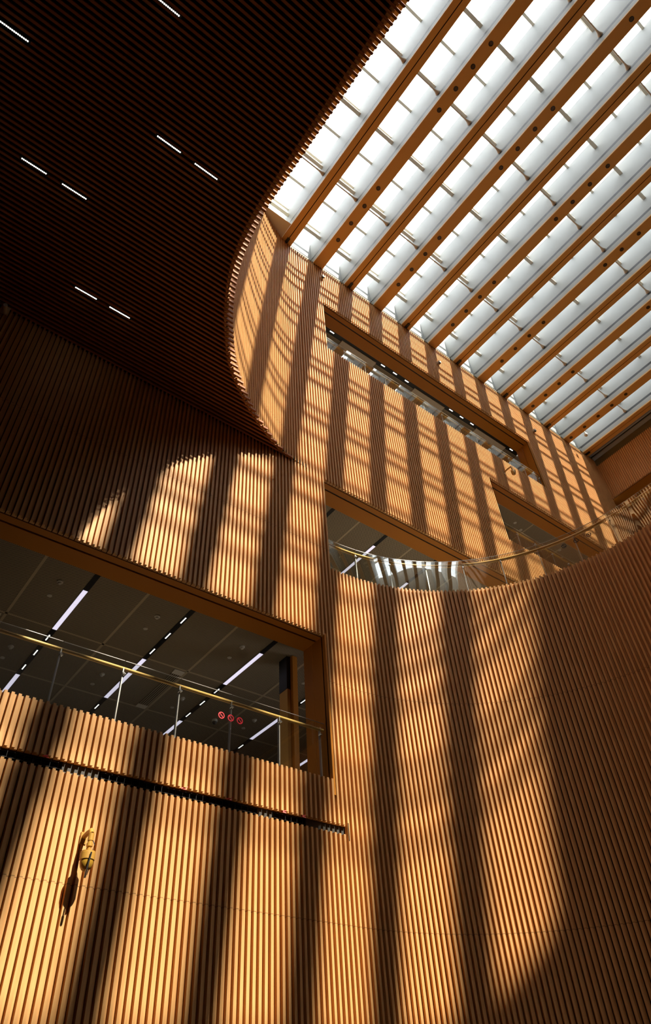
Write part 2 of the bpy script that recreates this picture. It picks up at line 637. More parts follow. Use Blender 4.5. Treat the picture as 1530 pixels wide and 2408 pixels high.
# closing walls never seen from the camera
structure('wall_south', MB().box(XW - 0.5, 29, YS - 0.3, YS, z(F), z(ROOF)), M['dark_plaster'], 'plain plaster wall behind the viewer', 'wall')
structure('wall_west', MB().box(XW - 0.3, XW, YS, 22, z(F), z(ROOF)), M['dark_plaster'], 'dark plaster wall at the west end', 'wall')


# ---------------- rooms behind the openings: floor, side walls, rear wall
def room(n, x0, x1, y1, zf, zc, label):
    b = MB()
    b.box(x0 - 0.1, x1 + 0.1, y1, y1 + 0.1, z(zf - 0.1), z(zc + 0.3))
    b.box(x0 - 0.1, x0, WALL + 0.12, y1, z(zf - 0.1), z(zc + 0.3))
    b.box(x1, x1 + 0.1, WALL + 0.12, y1, z(zf - 0.1), z(zc + 0.3))
    b.box(x0, x1, WALL + 0.12, y1, z(zf - 0.1), z(zf))
    structure(n, b, M['plaster'], label, 'wall')


room('wall_gallery_low', XW, 13.5, 19.0, 5.0, 8.8, 'dark rear and floor of the lower left gallery')
room('wall_gallery_mid', 8.6, 26.0, 18.6, 10.4, 14.2, 'dark rear of the gallery behind the curved balcony')
room('wall_gallery_high', 16.9, 26.0, 16.0, 15.7, 19.5, 'dark rear of the right hand upper gallery')
room('wall_gallery_top', 9.0, 21.9, 16.0, 21.0, 24.85, 'dark rear of the long top gallery')


# ---------------- bronze frames of the openings
def opening(n, x0, x1, zs, zt, left, rightj, label):
    b = MB()
    y0, yslit, y1 = WALL + BD + JD + 0.03, 10.30, 10.80
    b.box(x0 - 0.06, x1 + 0.06, y0, yslit, z(zt), z(zt + 0.05))
    b.box(x0 - 0.06, x1 + 0.06, yslit + 0.05, y1, z(zt), z(zt + 0.05))
    if left:
        b.box(x0 - 0.05, x0, y0, y1, z(zs - 0.3), z(zt + 0.05))
    if rightj:
        b.box(x1, x1 + 0.05, WALL + 0.005, yslit + 0.17, z(zs - 0.3), z(zt + 0.05))
        b.box(x1, x1 + 0.05, yslit + 0.19, y1, z(zs - 0.3), z(zt + 0.05))
    o = structure(n, b, M['bronze'], label, 'trim')
    MB().box(x0, x1, yslit, yslit + 0.05, z(zt + 0.03), z(zt + 0.06)).build('shadow_gap', M['black'], o)
    # parapet back face and cap behind the battens
    return o


opening('trim_1', XW, 8.22, 5.49, 8.77, False, True, 'dark bronze soffit and jamb of the lower left opening')
opening('trim_2', 8.57, 26.0, 10.886, 14.14, True, False, 'orange bronze soffit of the opening over the curved balcony')
opening('trim_3', 17.12, 26.0, 16.18, 19.48, True, False, 'bronze soffit of the smaller right hand opening')
opening('trim_4', 9.26, 21.61, 21.50, 24.80, True, True, 'bronze soffit and jamb of the long upper opening')


# ---------------- mesh ceilings with joints
def mesh_ceiling(n, x0, x1, y0, y1, zc, jx, jy, label):
    o = structure(n, MB().box(x0, x1, y0, y1, z(zc), z(zc + 0.04)), M['mesh'], label, 'ceiling')
    b = MB()
    for a in jx:
        b.box(a - 0.028, a + 0.028, y0, y1, z(zc - 0.004), z(zc))
    for a in jy:
        b.box(x0, x1, a - 0.025, a + 0.025, z(zc - 0.004), z(zc))
    b.box(x0, x1, y0, y0 + 0.02, z(zc - 0.006), z(zc))
    b.build('joint_strip', M['joint'], o)
    return o


GRID = 2.13
mesh_ceiling('ceiling_2', XW, 13.4, 10.8, 19, 8.80, [2.185 + GRID * i for i in range(-5, 6)], [13.02, 15.14, 17.26], 'brown perforated metal ceiling of the lower left gallery')
mesh_ceiling('ceiling_3', 8.6, 26.0, 10.8, 18.6, 14.17, [10.53 + 2.15 * i for i in range(0, 8)], [13.0, 15.1], 'brown perforated ceiling behind the curved balcony')
mesh_ceiling('ceiling_4', 16.9, 26.0, 10.8, 16, 19.50, [20.75, 23.0, 18.6], [12.6], 'brown perforated ceiling of the right hand upper gallery')
mesh_ceiling('ceiling_5', 9.0, 21.9, 11.02, 16, 24.86, [], [12.9], 'brown perforated ceiling of the long top gallery')

# ---------------- skylight: glass, glazing bars, end upstands
win = structure('window_1', MB().box(2.2, XE + 0.1, SKY_S, WALL + 0.15, z(ROOF + 0.10), z(ROOF + 0.13)), M['roof_glass'],
                'clear skylight glass above the white roof fins', 'skylight')
BAR0, BARS = -0.055 * 1, 1.187
ybar = -0.055
bars = []
for i in range(-9, 9):
    yb = -0.055 + BARS * i
    if SKY_S < yb < 9.4:
        bars.append((i, yb))
for i, yb in bars:
    MB().box(2.2, XE, yb - 0.05, yb + 0.05, z(ROOF - 0.02), z(ROOF + 0.10)).build('glazing_bar', M['cream'], win)
    if i % 2 == 0:
        MB().box(2.2, XE, yb - 0.07, yb + 0.07, z(ROOF - 0.60), z(ROOF - 0.50)).build('tie_beam', M['cream'], win)
MB().box(2.2, XE, 9.36, 9.44, z(ROOF - 0.02), z(ROOF + 0.10)).build('glazing_bar', M['cream'], win)
MB().box(2.2, XE, 9.33, 9.47, z(ROOF - 0.60), z(ROOF - 0.50)).build('tie_beam', M['cream'], win)
thin = MB()
for i, yb in bars:
    thin.box(2.2, XE, yb + 0.59, yb + 0.60, z(ROOF + 0.085), z(ROOF + 0.095))
thin.build('glass_joint', M['steel'], win)
structure('trim_5', MB().box(2.2, XE + 0.05, WALL + 0.12, WALL + 0.22, z(TOP), z(ROOF + 0.1)), M['white'], 'white upstand closing the skylight over the long wall', 'trim')
structure('trim_6', MB().box(UPX - 0.5, XE, WALL - 0.01, WALL + 0.12, z(TOP), z(TOP + 0.10)), M['olive'], 'thin olive cap along the top of the long wall', 'trim')
structure('trim_7', MB().box(XE + 0.06, XE + 0.16, YS, WALL + 0.1, z(FT - 0.1), z(ROOF + 0.1)), M['olive'], 'dark olive recess above the far wall battens', 'trim')
structure('trim_8', MB().box(2.1, 2.2, YS, WALL + 0.2, z(CEIL + 0.3), z(ROOF + 0.1)), M['white'], 'white closing panel on the hidden west side of the skylight', 'trim')
structure('roof', MB().box(2.1, XE + 0.2, YS - 0.3, SKY_S, z(TOP + 0.3), z(ROOF + 0.13)).box(15.95, XE + 0.2, SKY_S, -5.5, z(ROOF + 0.14), z(ROOF + 0.3)), M['plaster'], 'opaque roof south of the skylight plus unseen sun-blocking piece over its corner', 'roof')  # second box: unseen piece added to keep sun off the curved lower wall
# ledge between the curved wall and the straight end of the skylight
ledge = [(p[0] - n[0] * 0.05, p[1] - n[1] * 0.05) for p, n in zip(fine, fn) if p[1] > 3.0][::2] + [(UPX, WALL + 0.2), (2.2, WALL + 0.2), (2.2, 3.0)]
structure('trim_9', MB().slab(ledge, z(TOP), z(TOP + 0.08)), M['cream'], 'cream ledge on top of the curved upper wall', 'trim')

fill = [(5.72, 9.22)] + [(p[0] - n[0] * 0.05, p[1] - n[1] * 0.05) for p, n in zip(fine, fn) if 9.22 < p[1] and p[0] < 7.15][::2] + [(7.16, 9.95), (7.16, 9.22)]
structure('trim_13', MB().slab(fill, z(TOP + 0.02), z(TOP + 0.06)), M['cream'], 'beige filler panel between the curved wall top and the first roof beam', 'trim')

# ---------------- roof beams
PB = 1.673
ORD = {1: 'first', 2: 'second', 3: 'third', 4: 'fourth', 5: 'fifth', 6: 'sixth', 7: 'seventh', 8: 'eighth', 9: 'ninth', 10: 'tenth', 11: 'eleventh', 12: 'twelfth', 13: 'thirteenth'}
LAMP_Y = {j: [-5.85, -5.0, -4.16, -3.31, 0.08, 0.93, 1.78, 2.63, 6.05, 6.90, 7.75, 8.60] for j in range(0, 9)}
LAMP_Y[10] = [-2.0, -1.15, 1.0, 1.85, 2.7, 6.97, 7.82, 8.67, 9.5]
LAMP_Y[12] = [-2.0, 1.1, 1.95, 2.8, 6.23, 7.08, 7.93, 8.80, 9.68]
for j in range(-1, 14):
    xc = 9.088 + PB * (j - 2)
    slotted = j % 2 == 1
    if j >= 1:
        lab = ('bronze roof beam with a dark centre groove, ' if slotted else 'bronze roof beam studded with round spotlights, ') + ORD[j] + ' beam from the dark ceiling'
    else:
        lab = 'roof beam hidden above the dark ceiling, ' + ('grooved' if slotted else 'with spotlights')
    b = thing('roof_beam', (xc, WALL, z(TOP)), lab, 'beam', 'roof beams under the skylight', None if j >= 1 else 'structure')
    x0, x1, h = xc - 0.245, xc + 0.245, 0.035
    y0, y1 = SKY_S + 0.0, WALL + 0.11
    fin = MB()
    fin.box(x0, x1, y0, y1, z(TOP + 0.07), z(TOP + 0.35))
    fin.box(x0 + 0.03, x1 - 0.03, y0, y1, z(TOP + 0.35), z(TOP + 0.49))
    fin.box(x0, x1, y0, y1, z(TOP + 0.49), z(ROOF + 0.09))
    fin.build('fin', M['white'], b)
    tr = MB()
    tr.box(x0 - 0.002, x0 + 0.03, y0, y1 - 0.12, z(TOP + 0.352), z(TOP + 0.488))
    tr.box(x1 - 0.03, x1 + 0.002, y0, y1 - 0.12, z(TOP + 0.352), z(TOP + 0.488))
    tr.build('track', M['black'], b)
    if slotted:
        c = MB()
        c.box(x0, xc - 0.018, y0, y1, z(TOP), z(TOP + 0.07))
        c.box(xc + 0.018, x1, y0, y1, z(TOP), z(TOP + 0.07))
        c.build('cladding', M['beam_paint'], b)
        MB().box(xc - 0.018, xc + 0.018, y0, y1, z(TOP + 0.03), z(TOP + 0.07)).build('groove', M['void'], b)
        MB().box(xc - 0.07, xc + 0.05, 9.72, 9.98, z(TOP - 0.05), z(TOP)).build('end_bracket', M['black'], b)
    else:
        MB().box(x0, x1, y0, y1, z(TOP), z(TOP + 0.07)).build('cladding', M['beam_paint'], b)
        for ly in LAMP_Y[j]:
            s = MB()
            s.ring((xc, ly, z(TOP)), (1, 0, 0), (0, -1, 0), 0.062, 0.085, 0.012, 20)
            sp = s.build('spotlight', M['black'], b)
            MB().lathe((xc, ly, z(TOP)), (0, 0, -1), [(0, 0.062), (0.006, 0.06)], 16).build('lens', M['lens'], sp)
structure('trim_10', MB().box(XE - 0.32, XE - 0.22, SKY_S, WALL + 0.1, z(TOP + 0.12), z(TOP + 0.5)).box(XE - 0.17, XE + 0.06, SKY_S, WALL + 0.1, z(TOP + 0.02), z(TOP + 0.14)).box(XE - 0.34, XE + 0.06, SKY_S, WALL + 0.1, z(TOP + 0.4), z(ROOF)),
          M['white'], 'white edge fascia with a black slot beside the far wall', 'trim')
MB().box(XE - 0.22, XE - 0.17, SKY_S, WALL, z(TOP + 0.10), z(TOP + 0.18)).build('slot', M['black'], bpy.data.objects['trim_10'])

# tie rods with flared ends, one per bay and row
ROW = {-2.43: 'third row from long wall', 2.31: 'second row from long wall', 7.04: 'row nearest long wall'}
for yr, where in ROW.items():
    for j in range(1, 14):
        xl = 9.088 + PB * (j - 3) + 0.245
        xr = 9.088 + PB * (j - 2) - 0.245
        lab = ('taupe flared tie rod at the ' + ORD[j] + ' roof beam, ' + where)
        b = thing('tie_rod', (xl, yr, z(TOP + 0.47)), lab, 'tie rod', 'tie rods between the roof beams')
        zz = z(TOP + 0.56)
        MB().cyl((xl, yr, zz), (xr - 0.2, yr, zz), 0.028, 10).build('rod', M['taupe'], b, True)
        MB().lathe((xr - 0.24, yr, zz), (1, 0, 0), [(0, 0.03), (0.10, 0.045), (0.235, 0.10), (0.24, 0.10)], 14).build('flare', M['taupe'], b, True)


# ------------------------------------------------------------------ ceiling LED rows
led_labels = ['topmost one, cut by the picture top', 'cut by the left picture edge',
              'upper one of the pair nearest the skylight', 'lower one of the pair nearest the skylight',
              'upper one of the leftmost pair', 'lower one of the leftmost pair',
              'upper one of the lowest pair', 'lower one of the lowest pair']
for (x0, x1, yl), lab in zip(LED_ROWS, led_labels):
    b = thing('linear_light', ((x0 + x1) / 2, yl, z(CEIL)), 'LED strip in the dark ceiling, ' + lab, 'ceiling light', 'LED rows in the dark ceiling')
    MB().box(x0 - 0.03, x1 + 0.03, yl - 0.03, yl + 0.03, z(CEIL - 0.012), z(CEIL + 0.03)).build('housing', M['black'], b)
    d = MB()
    n = 15
    for i in range(n):
        xx = x0 + (x1 - x0) * (i + 0.5) / n
        d.lathe((xx, yl, z(CEIL - 0.012)), (0, 0, -1), [(0, 0.0125), (0.006, 0.010), (0.008, 0.004)], 10)
    d.build('led_points', M['led'], b, True)


# ------------------------------------------------------------------ light channels in the gallery ceilings
def channel(xc, zc, y0, y1, panels, clusters, label):
    b = thing('light_channel', (xc, y0, z(zc)), label, 'ceiling light', 'light channels in the gallery ceilings')
    w = 0.055
    MB().box(xc - w, xc + w, y0, y1, z(zc - 0.017), z(zc - 0.007)).build('channel', M['black'], b)
    for a, c in panels:
        MB().box(xc - w + 0.006, xc + w - 0.006, a, c, z(zc - 0.022), z(zc - 0.017)).build('diffuser', M['panel_light'], b)
    for yc in clusters:
        d = MB()
        for i in range(5):
            yy2 = yc + (i - 2) * 0.05
            d.box(xc - 0.013, xc + 0.013, yy2 - 0.016, yy2 + 0.016, z(zc - 0.022), z(zc - 0.017))
        d.build('led_cluster', M['small_led'], b)
    return b


PA = ([(11.42, 11.955), (11.965, 13.03), (15.19, 16.9)], [13.40, 14.10, 14.81])
PBt = ([(13.06, 15.11), (17.2, 18.6)], [11.25, 11.94, 12.67, 15.63, 16.3])
for k, (xc, pat, lab) in enumerate([
        (1.08, PBt, 'black light channel at the left edge of the lower left gallery ceiling'),
        (3.215, PA, 'black light channel with long white panel, leftmost whole one in the lower left gallery'),
        (5.345, PBt, 'black light channel with LED dots at its near end, second in the lower left gallery'),
        (7.468, PA, 'black light channel with white panel above the three red signs'),
        (9.585, PBt, 'black light channel beside the bronze jamb in the lower left gallery'),
        (11.70, PA, 'black light channel glimpsed low beside the bronze jamb')]):
    channel(xc, 8.80, 10.82, 18.8, pat[0], pat[1], lab)
channel(9.54, 14.17, 10.82, 18.4, [], [], 'unlit black channel in the ceiling over the curved balcony')
channel(11.61, 14.17, 10.82, 18.4, [(11.40, 13.6)], [], 'white light panel in a black channel over the curved balcony')
channel(13.75, 14.17, 10.82, 18.4, [(12.2, 14.2)], [], 'black light channel right of the others over the curved balcony')

# long channel under the top opening soffit
b = thing('light_channel', (15, 10.9, z(24.84)), 'long black lighting slot with short white lamps under the top opening soffit', 'ceiling light')
MB().box(9.05, 21.85, 10.80, 11.02, z(24.845), z(24.88)).build('channel', M['black'], b)
for xg in (8.95 + 0.0, 13.1, 17.22, 21.34):
    for i in range(3):
        xx = xg + 0.69 * i
        if 9.1 < xx < 21.5:
            MB().box(xx - 0.105, xx + 0.105, 10.865, 10.905, z(24.835), z(24.845)).build('diffuser', M['small_led'], b)
for xa, xb in ((10.9, 12.75), (15.0, 16.85), (18.95, 20.98)):
    nm = {10.9: 'left', 15.0: 'middle', 18.95: 'right'}[xa]
    t = thing('ceiling_panel', ((xa + xb) / 2, 11.1, z(24.80)), 'raised taupe panel under the top opening soffit, ' + nm + ' one of three', 'panel', 'raised panels in the top gallery')
    MB().box(xa, xb, 10.93, 11.30, z(24.79), z(24.845)).build('sheet', M['taupe'], t)

# ------------------------------------------------------------------ small ceiling fittings of the lower left gallery
names = {0: 'by the leftmost whole light channel', 1: 'by the second light channel', 2: 'above the red signs', 3: 'beside the bronze jamb', -1: 'at the left edge'}
for i in range(-1, 4):
    xd = 2.69 + GRID * i
    for ys, rw_ in ((11.43, 'front'), (14.17, 'rear')):
        t = thing('smoke_detector', (xd, ys, z(8.80)), 'cream smoke detector on the gallery ceiling ' + names[i] + ', ' + rw_ + ' row', 'smoke detector', 'smoke detectors in the lower left gallery')
        MB().lathe((xd, ys, z(8.80)), (0, 0, -1), [(0, 0.062), (0.025, 0.062), (0.035, 0.045)], 18).build('base', M['white_plastic'], t, True)
        MB().lathe((xd, ys, z(8.765)), (0, 0, -1), [(0, 0.036), (0.03, 0.032), (0.036, 0.02)], 14).build('sensor_head', M['white_plastic'], t, True)
    for ys, rw_ in ((11.975, 'front'), (14.71, 'rear')):
        o = MB().lathe((xd, ys, z(8.80)), (0, 0, -1), [(0, 0.05), (0.012, 0.05), (0.016, 0.04)], 18).build('sprinkler_cover', M['white_plastic'], None, True)
        tag(o, 'flat cream sprinkler cover on the gallery ceiling ' + names[i] + ', ' + rw_ + ' row', 'sprinkler cover', 'sprinkler covers in the lower left gallery')
t = thing('ceiling_speaker', (0.87, 11.55, z(8.80)), 'large round ceiling speaker at the left edge of the lower left gallery', 'speaker')
MB().ring((0.87, 11.55, z(8.80)), (1, 0, 0), (0, -1, 0), 0.20, 0.235, 0.02, 32).build('rim', M['joint'], t)
MB().lathe((0.87, 11.55, z(8.80)), (0, 0, -1), [(0, 0.20), (0.008, 0.20)], 32).build('grille', M['black'], t)
for xa, lab in ((6.27, 'slotted air diffuser with end plates, above the middle of the glass balustrade'), (1.98, 'slotted air diffuser at the left edge of the lower left gallery')):
    t = thing('air_diffuser', (xa, 14.1, z(8.80)), lab, 'air diffuser', 'air diffusers in the lower left gallery')
    f_ = MB()
    for i in range(5):
        f_.box(xa - 0.11 + i * 0.05, xa - 0.09 + i * 0.05, 13.25, 14.95, z(8.780), z(8.793))
    f_.build('slats', M['joint'], t)
    MB().box(xa - 0.12, xa + 0.12, 13.25, 14.95, z(8.788), z(8.793)).build('slot', M['black'], t)
    for ya in (13.08, 14.95):
        MB().box(xa - 0.13, xa + 0.13, ya, ya + 0.17, z(8.778), z(8.793)).build('end_plate', M['cream'], t)
t = thing('dome_camera', (8.2, 14.72, z(8.80)), 'small dome camera on the gallery ceiling below the red signs', 'camera')
MB().lathe((8.2, 14.72, z(8.80)), (0, 0, -1), [(0, 0.075), (0.05, 0.075), (0.06, 0.07)], 18).build('base', M['white_plastic'], t, True)
MB().lathe((8.2, 14.72, z(8.74)), (0, 0, -1), [(0, 0.065), (0.03, 0.058), (0.06, 0.03), (0.066, 0.008)], 18).build('dome', M['black'], t, True)
# bronze shutter guide inside the jamb
t = thing('shutter_guide', (8.10, 11.35, z(5.4)), 'tall bronze shutter post standing behind the jamb of the lower left opening', 'post')
MB().box(8.03, 8.11, 11.2, 11.5, z(5.01), z(7.95)).build('post', M['beam_paint'], t)
MB().box(8.12, 8.25, 11.1, 11.55, z(5.01), z(8.79)).build('side_panel', M['bronze'], t)
MB().box(8.02, 8.12, 11.2, 11.5, z(7.95), z(8.79)).build('head_box', M['black'], t)

# discs of the right hand upper gallery ceiling and the signs there
for xd, yd, lab in ((20.0, 11.2, 'left of the red sign'), (20.55, 11.36, 'nearer the rear, left'), (23.05, 11.25, 'right of the shade-black pictograms'), (23.55, 11.55, 'rightmost')):
    o = MB().lathe((xd, yd, z(19.50)), (0, 0, -1), [(0, 0.07), (0.02, 0.07), (0.03, 0.05)], 16).build('sprinkler_cover', M['white_plastic'], None, True)
    tag(o, 'cream disc on the right hand upper gallery ceiling, ' + lab, 'sprinkler cover')


# ------------------------------------------------------------------ balustrades
def flat_balustrade(x0, x1, ztop, zbase, posts, label, y=10.16, rail=True):
    b = thing('glass_balustrade', ((x0 + x1) / 2, y, z(zbase)), label, 'balustrade')
    edges = [x0] + [p for p in posts if x0 + 0.05 < p < x1 - 0.05] + [x1]
    for a, c in zip(edges, edges[1:]):
        g = MB().box(a + 0.008, c - 0.008, y, y + 0.014, z(zbase), z(ztop)).build('glass_panel', M['flat_glass'], b)
        MB().box(a + 0.008, c - 0.008, y - 0.001, y + 0.015, z(ztop), z(ztop) + 0.006).build('edge', M['steel'], g)
    for p in posts:
        q = MB().box(p - 0.009, p + 0.009, y + 0.02, y + 0.075, z(zbase), z(ztop - 0.13)).build('post', M['steel'], b)
        MB().cyl((p, y - 0.02, z(ztop - 0.24)), (p, y + 0.06, z(ztop - 0.24)), 0.02, 12).cyl((p + 0.03, y - 0.015, z(ztop - 0.245)), (p + 0.03, y + 0.05, z(ztop - 0.245)), 0.013, 10).build('clamp', M['chrome'], q, True)
    if rail:
        MB().tube([(x0, y + 0.055, z(ztop - 0.125)), ((x0 + x1) / 2, y + 0.055, z(ztop - 0.125)), (x1, y + 0.055, z(ztop - 0.125))], 0.034, 12).build('handrail', M['handrail'], b, True)
    return b


flat_balustrade(-2.0, 8.20, 6.68, 5.3, [-1.74, -0.63, 0.48, 1.59, 2.71, 3.82, 4.92, 6.01, 7.10, 8.10], 'glass balustrade with bronze handrail across the lower left opening')
flat_balustrade(9.30, 21.58, 22.55, 21.1, [10.15 + 1.035 * i for i in range(12)], 'glass balustrade along the long upper opening', rail=True)
flat_balustrade(17.15, 25.9, 17.30, 15.8, [18.06 + 1.03 * i for i in range(8)], 'glass balustrade of the right hand upper opening')

# curved balustrade on the balcony
RB = 5.40
GT = 11.945


def on_arc(s):
    """Plan point on the balcony line, s metres from its start on the long wall."""
    L = RB * math.pi / 2
    if s <= L:
        a = math.pi / 2 - s / RB
        return (CX + RB * math.cos(a), CY + RB * math.sin(a)), (math.cos(a), math.sin(a))
    return (CX + RB, CY - (s - L)), (1.0, 0.0)


b = thing('glass_balustrade', (13.0, 8.0, z(10.6)), 'curved glass balustrade with bronze handrail on the balcony', 'balustrade')
post_s = [RB * math.radians(90 - d) for d in (80.7, 70.1, 59.2, 48.4, 37.6, 26.9, 16.6, 6.0)] + [RB * math.pi / 2 + 0.40 + 1.03 * i for i in range(12)]
ends = [0.0] + post_s
for a, c in zip(ends, ends[1:]):
    n = 14
    pts = [on_arc(a + 0.008 + (c - a - 0.016) * i / n) for i in range(n + 1)]
    g = MB().ribbon([p for p, q in pts], [q for p, q in pts], 0.0, 0.014, z(10.6), z(GT)).build('glass_panel', M['rail_glass'], b, True)
    MB().ribbon([p for p, q in pts], [q for p, q in pts], -0.001, 0.015, z(GT), z(GT) + 0.006).build('edge', M['steel'], g)
for s in post_s:
    (px, py), (nx, ny) = on_arc(s)
    q = MB().obox((px, py), (-ny, nx), (nx, ny), 0.024, 0.02, 0.07, z(10.6), z(GT - 0.13)).build('post', M['steel'], b)
    MB().cyl((px - nx * 0.02, py - ny * 0.02, z(GT - 0.24)), (px + nx * 0.06, py + ny * 0.06, z(GT - 0.24)), 0.02, 12).build('clamp', M['chrome'], q, True)
pts = []
s = 0.0
while s < post_s[-1]:
    (px, py), (nx, ny) = on_arc(s)
    pts.append((px + nx * 0.05, py + ny * 0.05, z(GT - 0.125)))
    s += 0.12
MB().tube(pts, 0.044, 12).build('handrail', M['handrail'], b, True)


# ------------------------------------------------------------------ signs on the glass
def ban_sign(c, u, w, nn, material, label, kind):
    """Round prohibition sign: ring, slash and a small pictogram."""
    c, u, w, nn = Vector(c), Vector(u).normalized(), Vector(w).normalized(), Vector(nn).normalized()
    t = thing('prohibition_sign', c, label, 'sign', 'prohibition signs on the glass balustrades')
    MB().ring(c, u, w, 0.050, 0.066, 0.003, 30).build('ring', material, t)
    MB().bar(c - (u * 0.038 - w * 0.038), c + (u * 0.038 - w * 0.038), 0.013, 0.003, nn).build('slash', material, t)
    p = MB()
    if kind == 0:
        p.bar(c - u * 0.03 - w * 0.008, c + u * 0.03 - w * 0.008, 0.012, 0.002, nn)
    elif kind == 1:
        p.bar(c - w * 0.03, c + w * 0.012, 0.018, 0.002, nn)
        p.ring(c + w * 0.025, u, w, 0.001, 0.010, 0.002, 12)
    else:
        p.bar(c - u * 0.022, c + u * 0.022, 0.03, 0.002, nn)
        p.bar(c + w * 0.02 - u * 0.01, c + w * 0.02 + u * 0.01, 0.014, 0.002, nn)
    p.build('pictogram', M['black_and_shaded_vinyl'] if material is M['red_sign_glow'] else material, t)
    return t


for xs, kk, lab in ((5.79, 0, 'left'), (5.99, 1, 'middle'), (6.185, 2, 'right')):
    ban_sign((xs, 10.155, z(6.20)), (1, 0, 0), (0, 0, 1), (0, -1, 0), M['red_sign_glow'], 'red round prohibition sign on the lower left glass, ' + lab + ' of three', kk)
for i, (sv, lab) in enumerate(((6.62, 'left'), (6.95, 'middle'), (7.30, 'right'))):
    (px, py), (nx, ny) = on_arc(sv)
    c = (px - nx * 0.005, py - ny * 0.005, z(11.60))
    ban_sign(c, (ny, -nx, 0), (0, 0, 1), (-nx, -ny, 0), M['black_and_shaded_vinyl'], 'black round pictogram on the curved balcony glass, ' + lab + ' of three', i)  # same signs as on the lower glass; the black is painted shade


def glyph_sign(x, y, zc, sc, label):
    """Red lit sign of block strokes on a dark board hung in the upper gallery."""
    t = thing('exit_sign', (x, y, z(zc)), label, 'sign', 'red signs in the right hand upper gallery')
    MB().box(x - 0.34 * sc, x + 0.34 * sc, y, y + 0.05, z(zc - 0.22 * sc), z(zc + 0.22 * sc)).build('board', M['black'], t)
    MB().cyl((x, y + 0.02, z(zc + 0.2 * sc)), (x, y + 0.02, z(19.5)), 0.012, 8).build('hanger', M['steel'], t)
    g = MB()
    S = 0.03 * sc
    def st(ax, az, bx, bz):
        g.bar((x + ax * sc, y - 0.001, z(zc + az * sc)), (x + bx * sc, y - 0.001, z(zc + bz * sc)), S, 0.004, (0, -1, 0))
    # character: two stacked open boxes on a common stem
    st(-0.16, -0.16, -0.16, 0.16)
    for lo in (-0.15, 0.02):
        st(-0.27, lo, -0.05, lo)
        st(-0.27, lo, -0.27, lo + 0.12)
        st(-0.05, lo, -0.05, lo + 0.12)
    # character: a square mouth
    st(0.06, -0.13, 0.27, -0.13)
    st(0.06, 0.13, 0.27, 0.13)
    st(0.06, -0.13, 0.06, 0.13)
    st(0.27, -0.13, 0.27, 0.13)
    g.build('lettering', M['red_lit'], t)
    return t


M['red_lit'] = mat('red_lit_letters', (0.6, 0.02, 0.01), 0.5, emit=(1.0, 0.03, 0.02), strength=0.8)
glyph_sign(18.15, 11.6, 18.40, 0.8, 'red lit character sign at the left end of the right hand upper gallery')
glyph_sign(21.6, 11.6, 18.30, 0.8, 'red lit character sign in the middle of the right hand upper gallery')

# ------------------------------------------------------------------ slot in the lower left wall
structure('trim_11', MB().box(XW, 8.52, WALL + 0.16, WALL + 0.20, z(4.40), z(4.78)).box(XW, 8.52, WALL + 0.132, WALL + 0.2, z(4.672), z(4.70)).box(XW, 8.52, WALL + 0.132, WALL + 0.2, z(4.48), z(4.505)).box(8.50, 8.53, WALL, WALL + 0.2, z(4.40), z(4.72)),
          M['void'], 'black slot running along the lower left wall', 'trim')
segs = [(-0.6, 1.1, 'far left'), (1.3, 3.10, 'left'), (3.73, 4.55, 'second'), (4.62, 5.55, 'third'), (5.62, 6.55, 'fourth'), (6.9, 7.6, 'fifth')]
for xa, xb, lab in segs:
    t = thing('cable_tray', ((xa + xb) / 2, 10.1, z(4.52)), 'black wire tray inside the slot of the lower wall, ' + lab + ' section', 'tray', 'trays in the wall slot')
    g = MB()
    g.box(xa, xb, 10.095, 10.105, z(4.640), z(4.648))
    g.box(xa, xb, 10.095, 10.105, z(4.555), z(4.563))
    xx = xa
    while xx < xb:
        g.box(xx, xx + 0.008, 10.094, 10.106, z(4.555), z(4.648))
        xx += 0.125
    g.build('grille', M['black'], t)
for xa, xb, lab in ((3.12, 3.70, 'left'), (6.58, 6.88, 'middle'), (7.62, 8.48, 'right')):
    o = MB().box(xa, xb, 10.11, 10.15, z(4.50), z(4.68)).build('blank_panel', M['grey_panel'])
    tag(o, 'dark grey blank panel in the slot of the lower wall, ' + lab + ' one', 'panel', 'blank panels in the wall slot')
for i, (xr, lab) in enumerate(((2.78, 'leftmost'), (5.05, 'second from left'), (5.90, 'third from left'), (7.02, 'fourth from left'), (7.45, 'rightmost'))):
    t_ = MB()
    a = Vector((xr, 10.03, z(4.655)))
    t_.bar(a, a + Vector((0.11, -0.02, 0.035)), 0.016, 0.006, (0, -1, 0.2))
    t_.bar(a + Vector((0.03, 0, 0)), a + Vector((0.085, -0.03, -0.018)), 0.014, 0.006, (0, -1, 0.2))
    o = t_.build('red_ribbon', M['red'])
    tag(o, 'small red ribbon tied in the wall slot, ' + lab, 'ribbon', 'red ribbons in the wall slot')


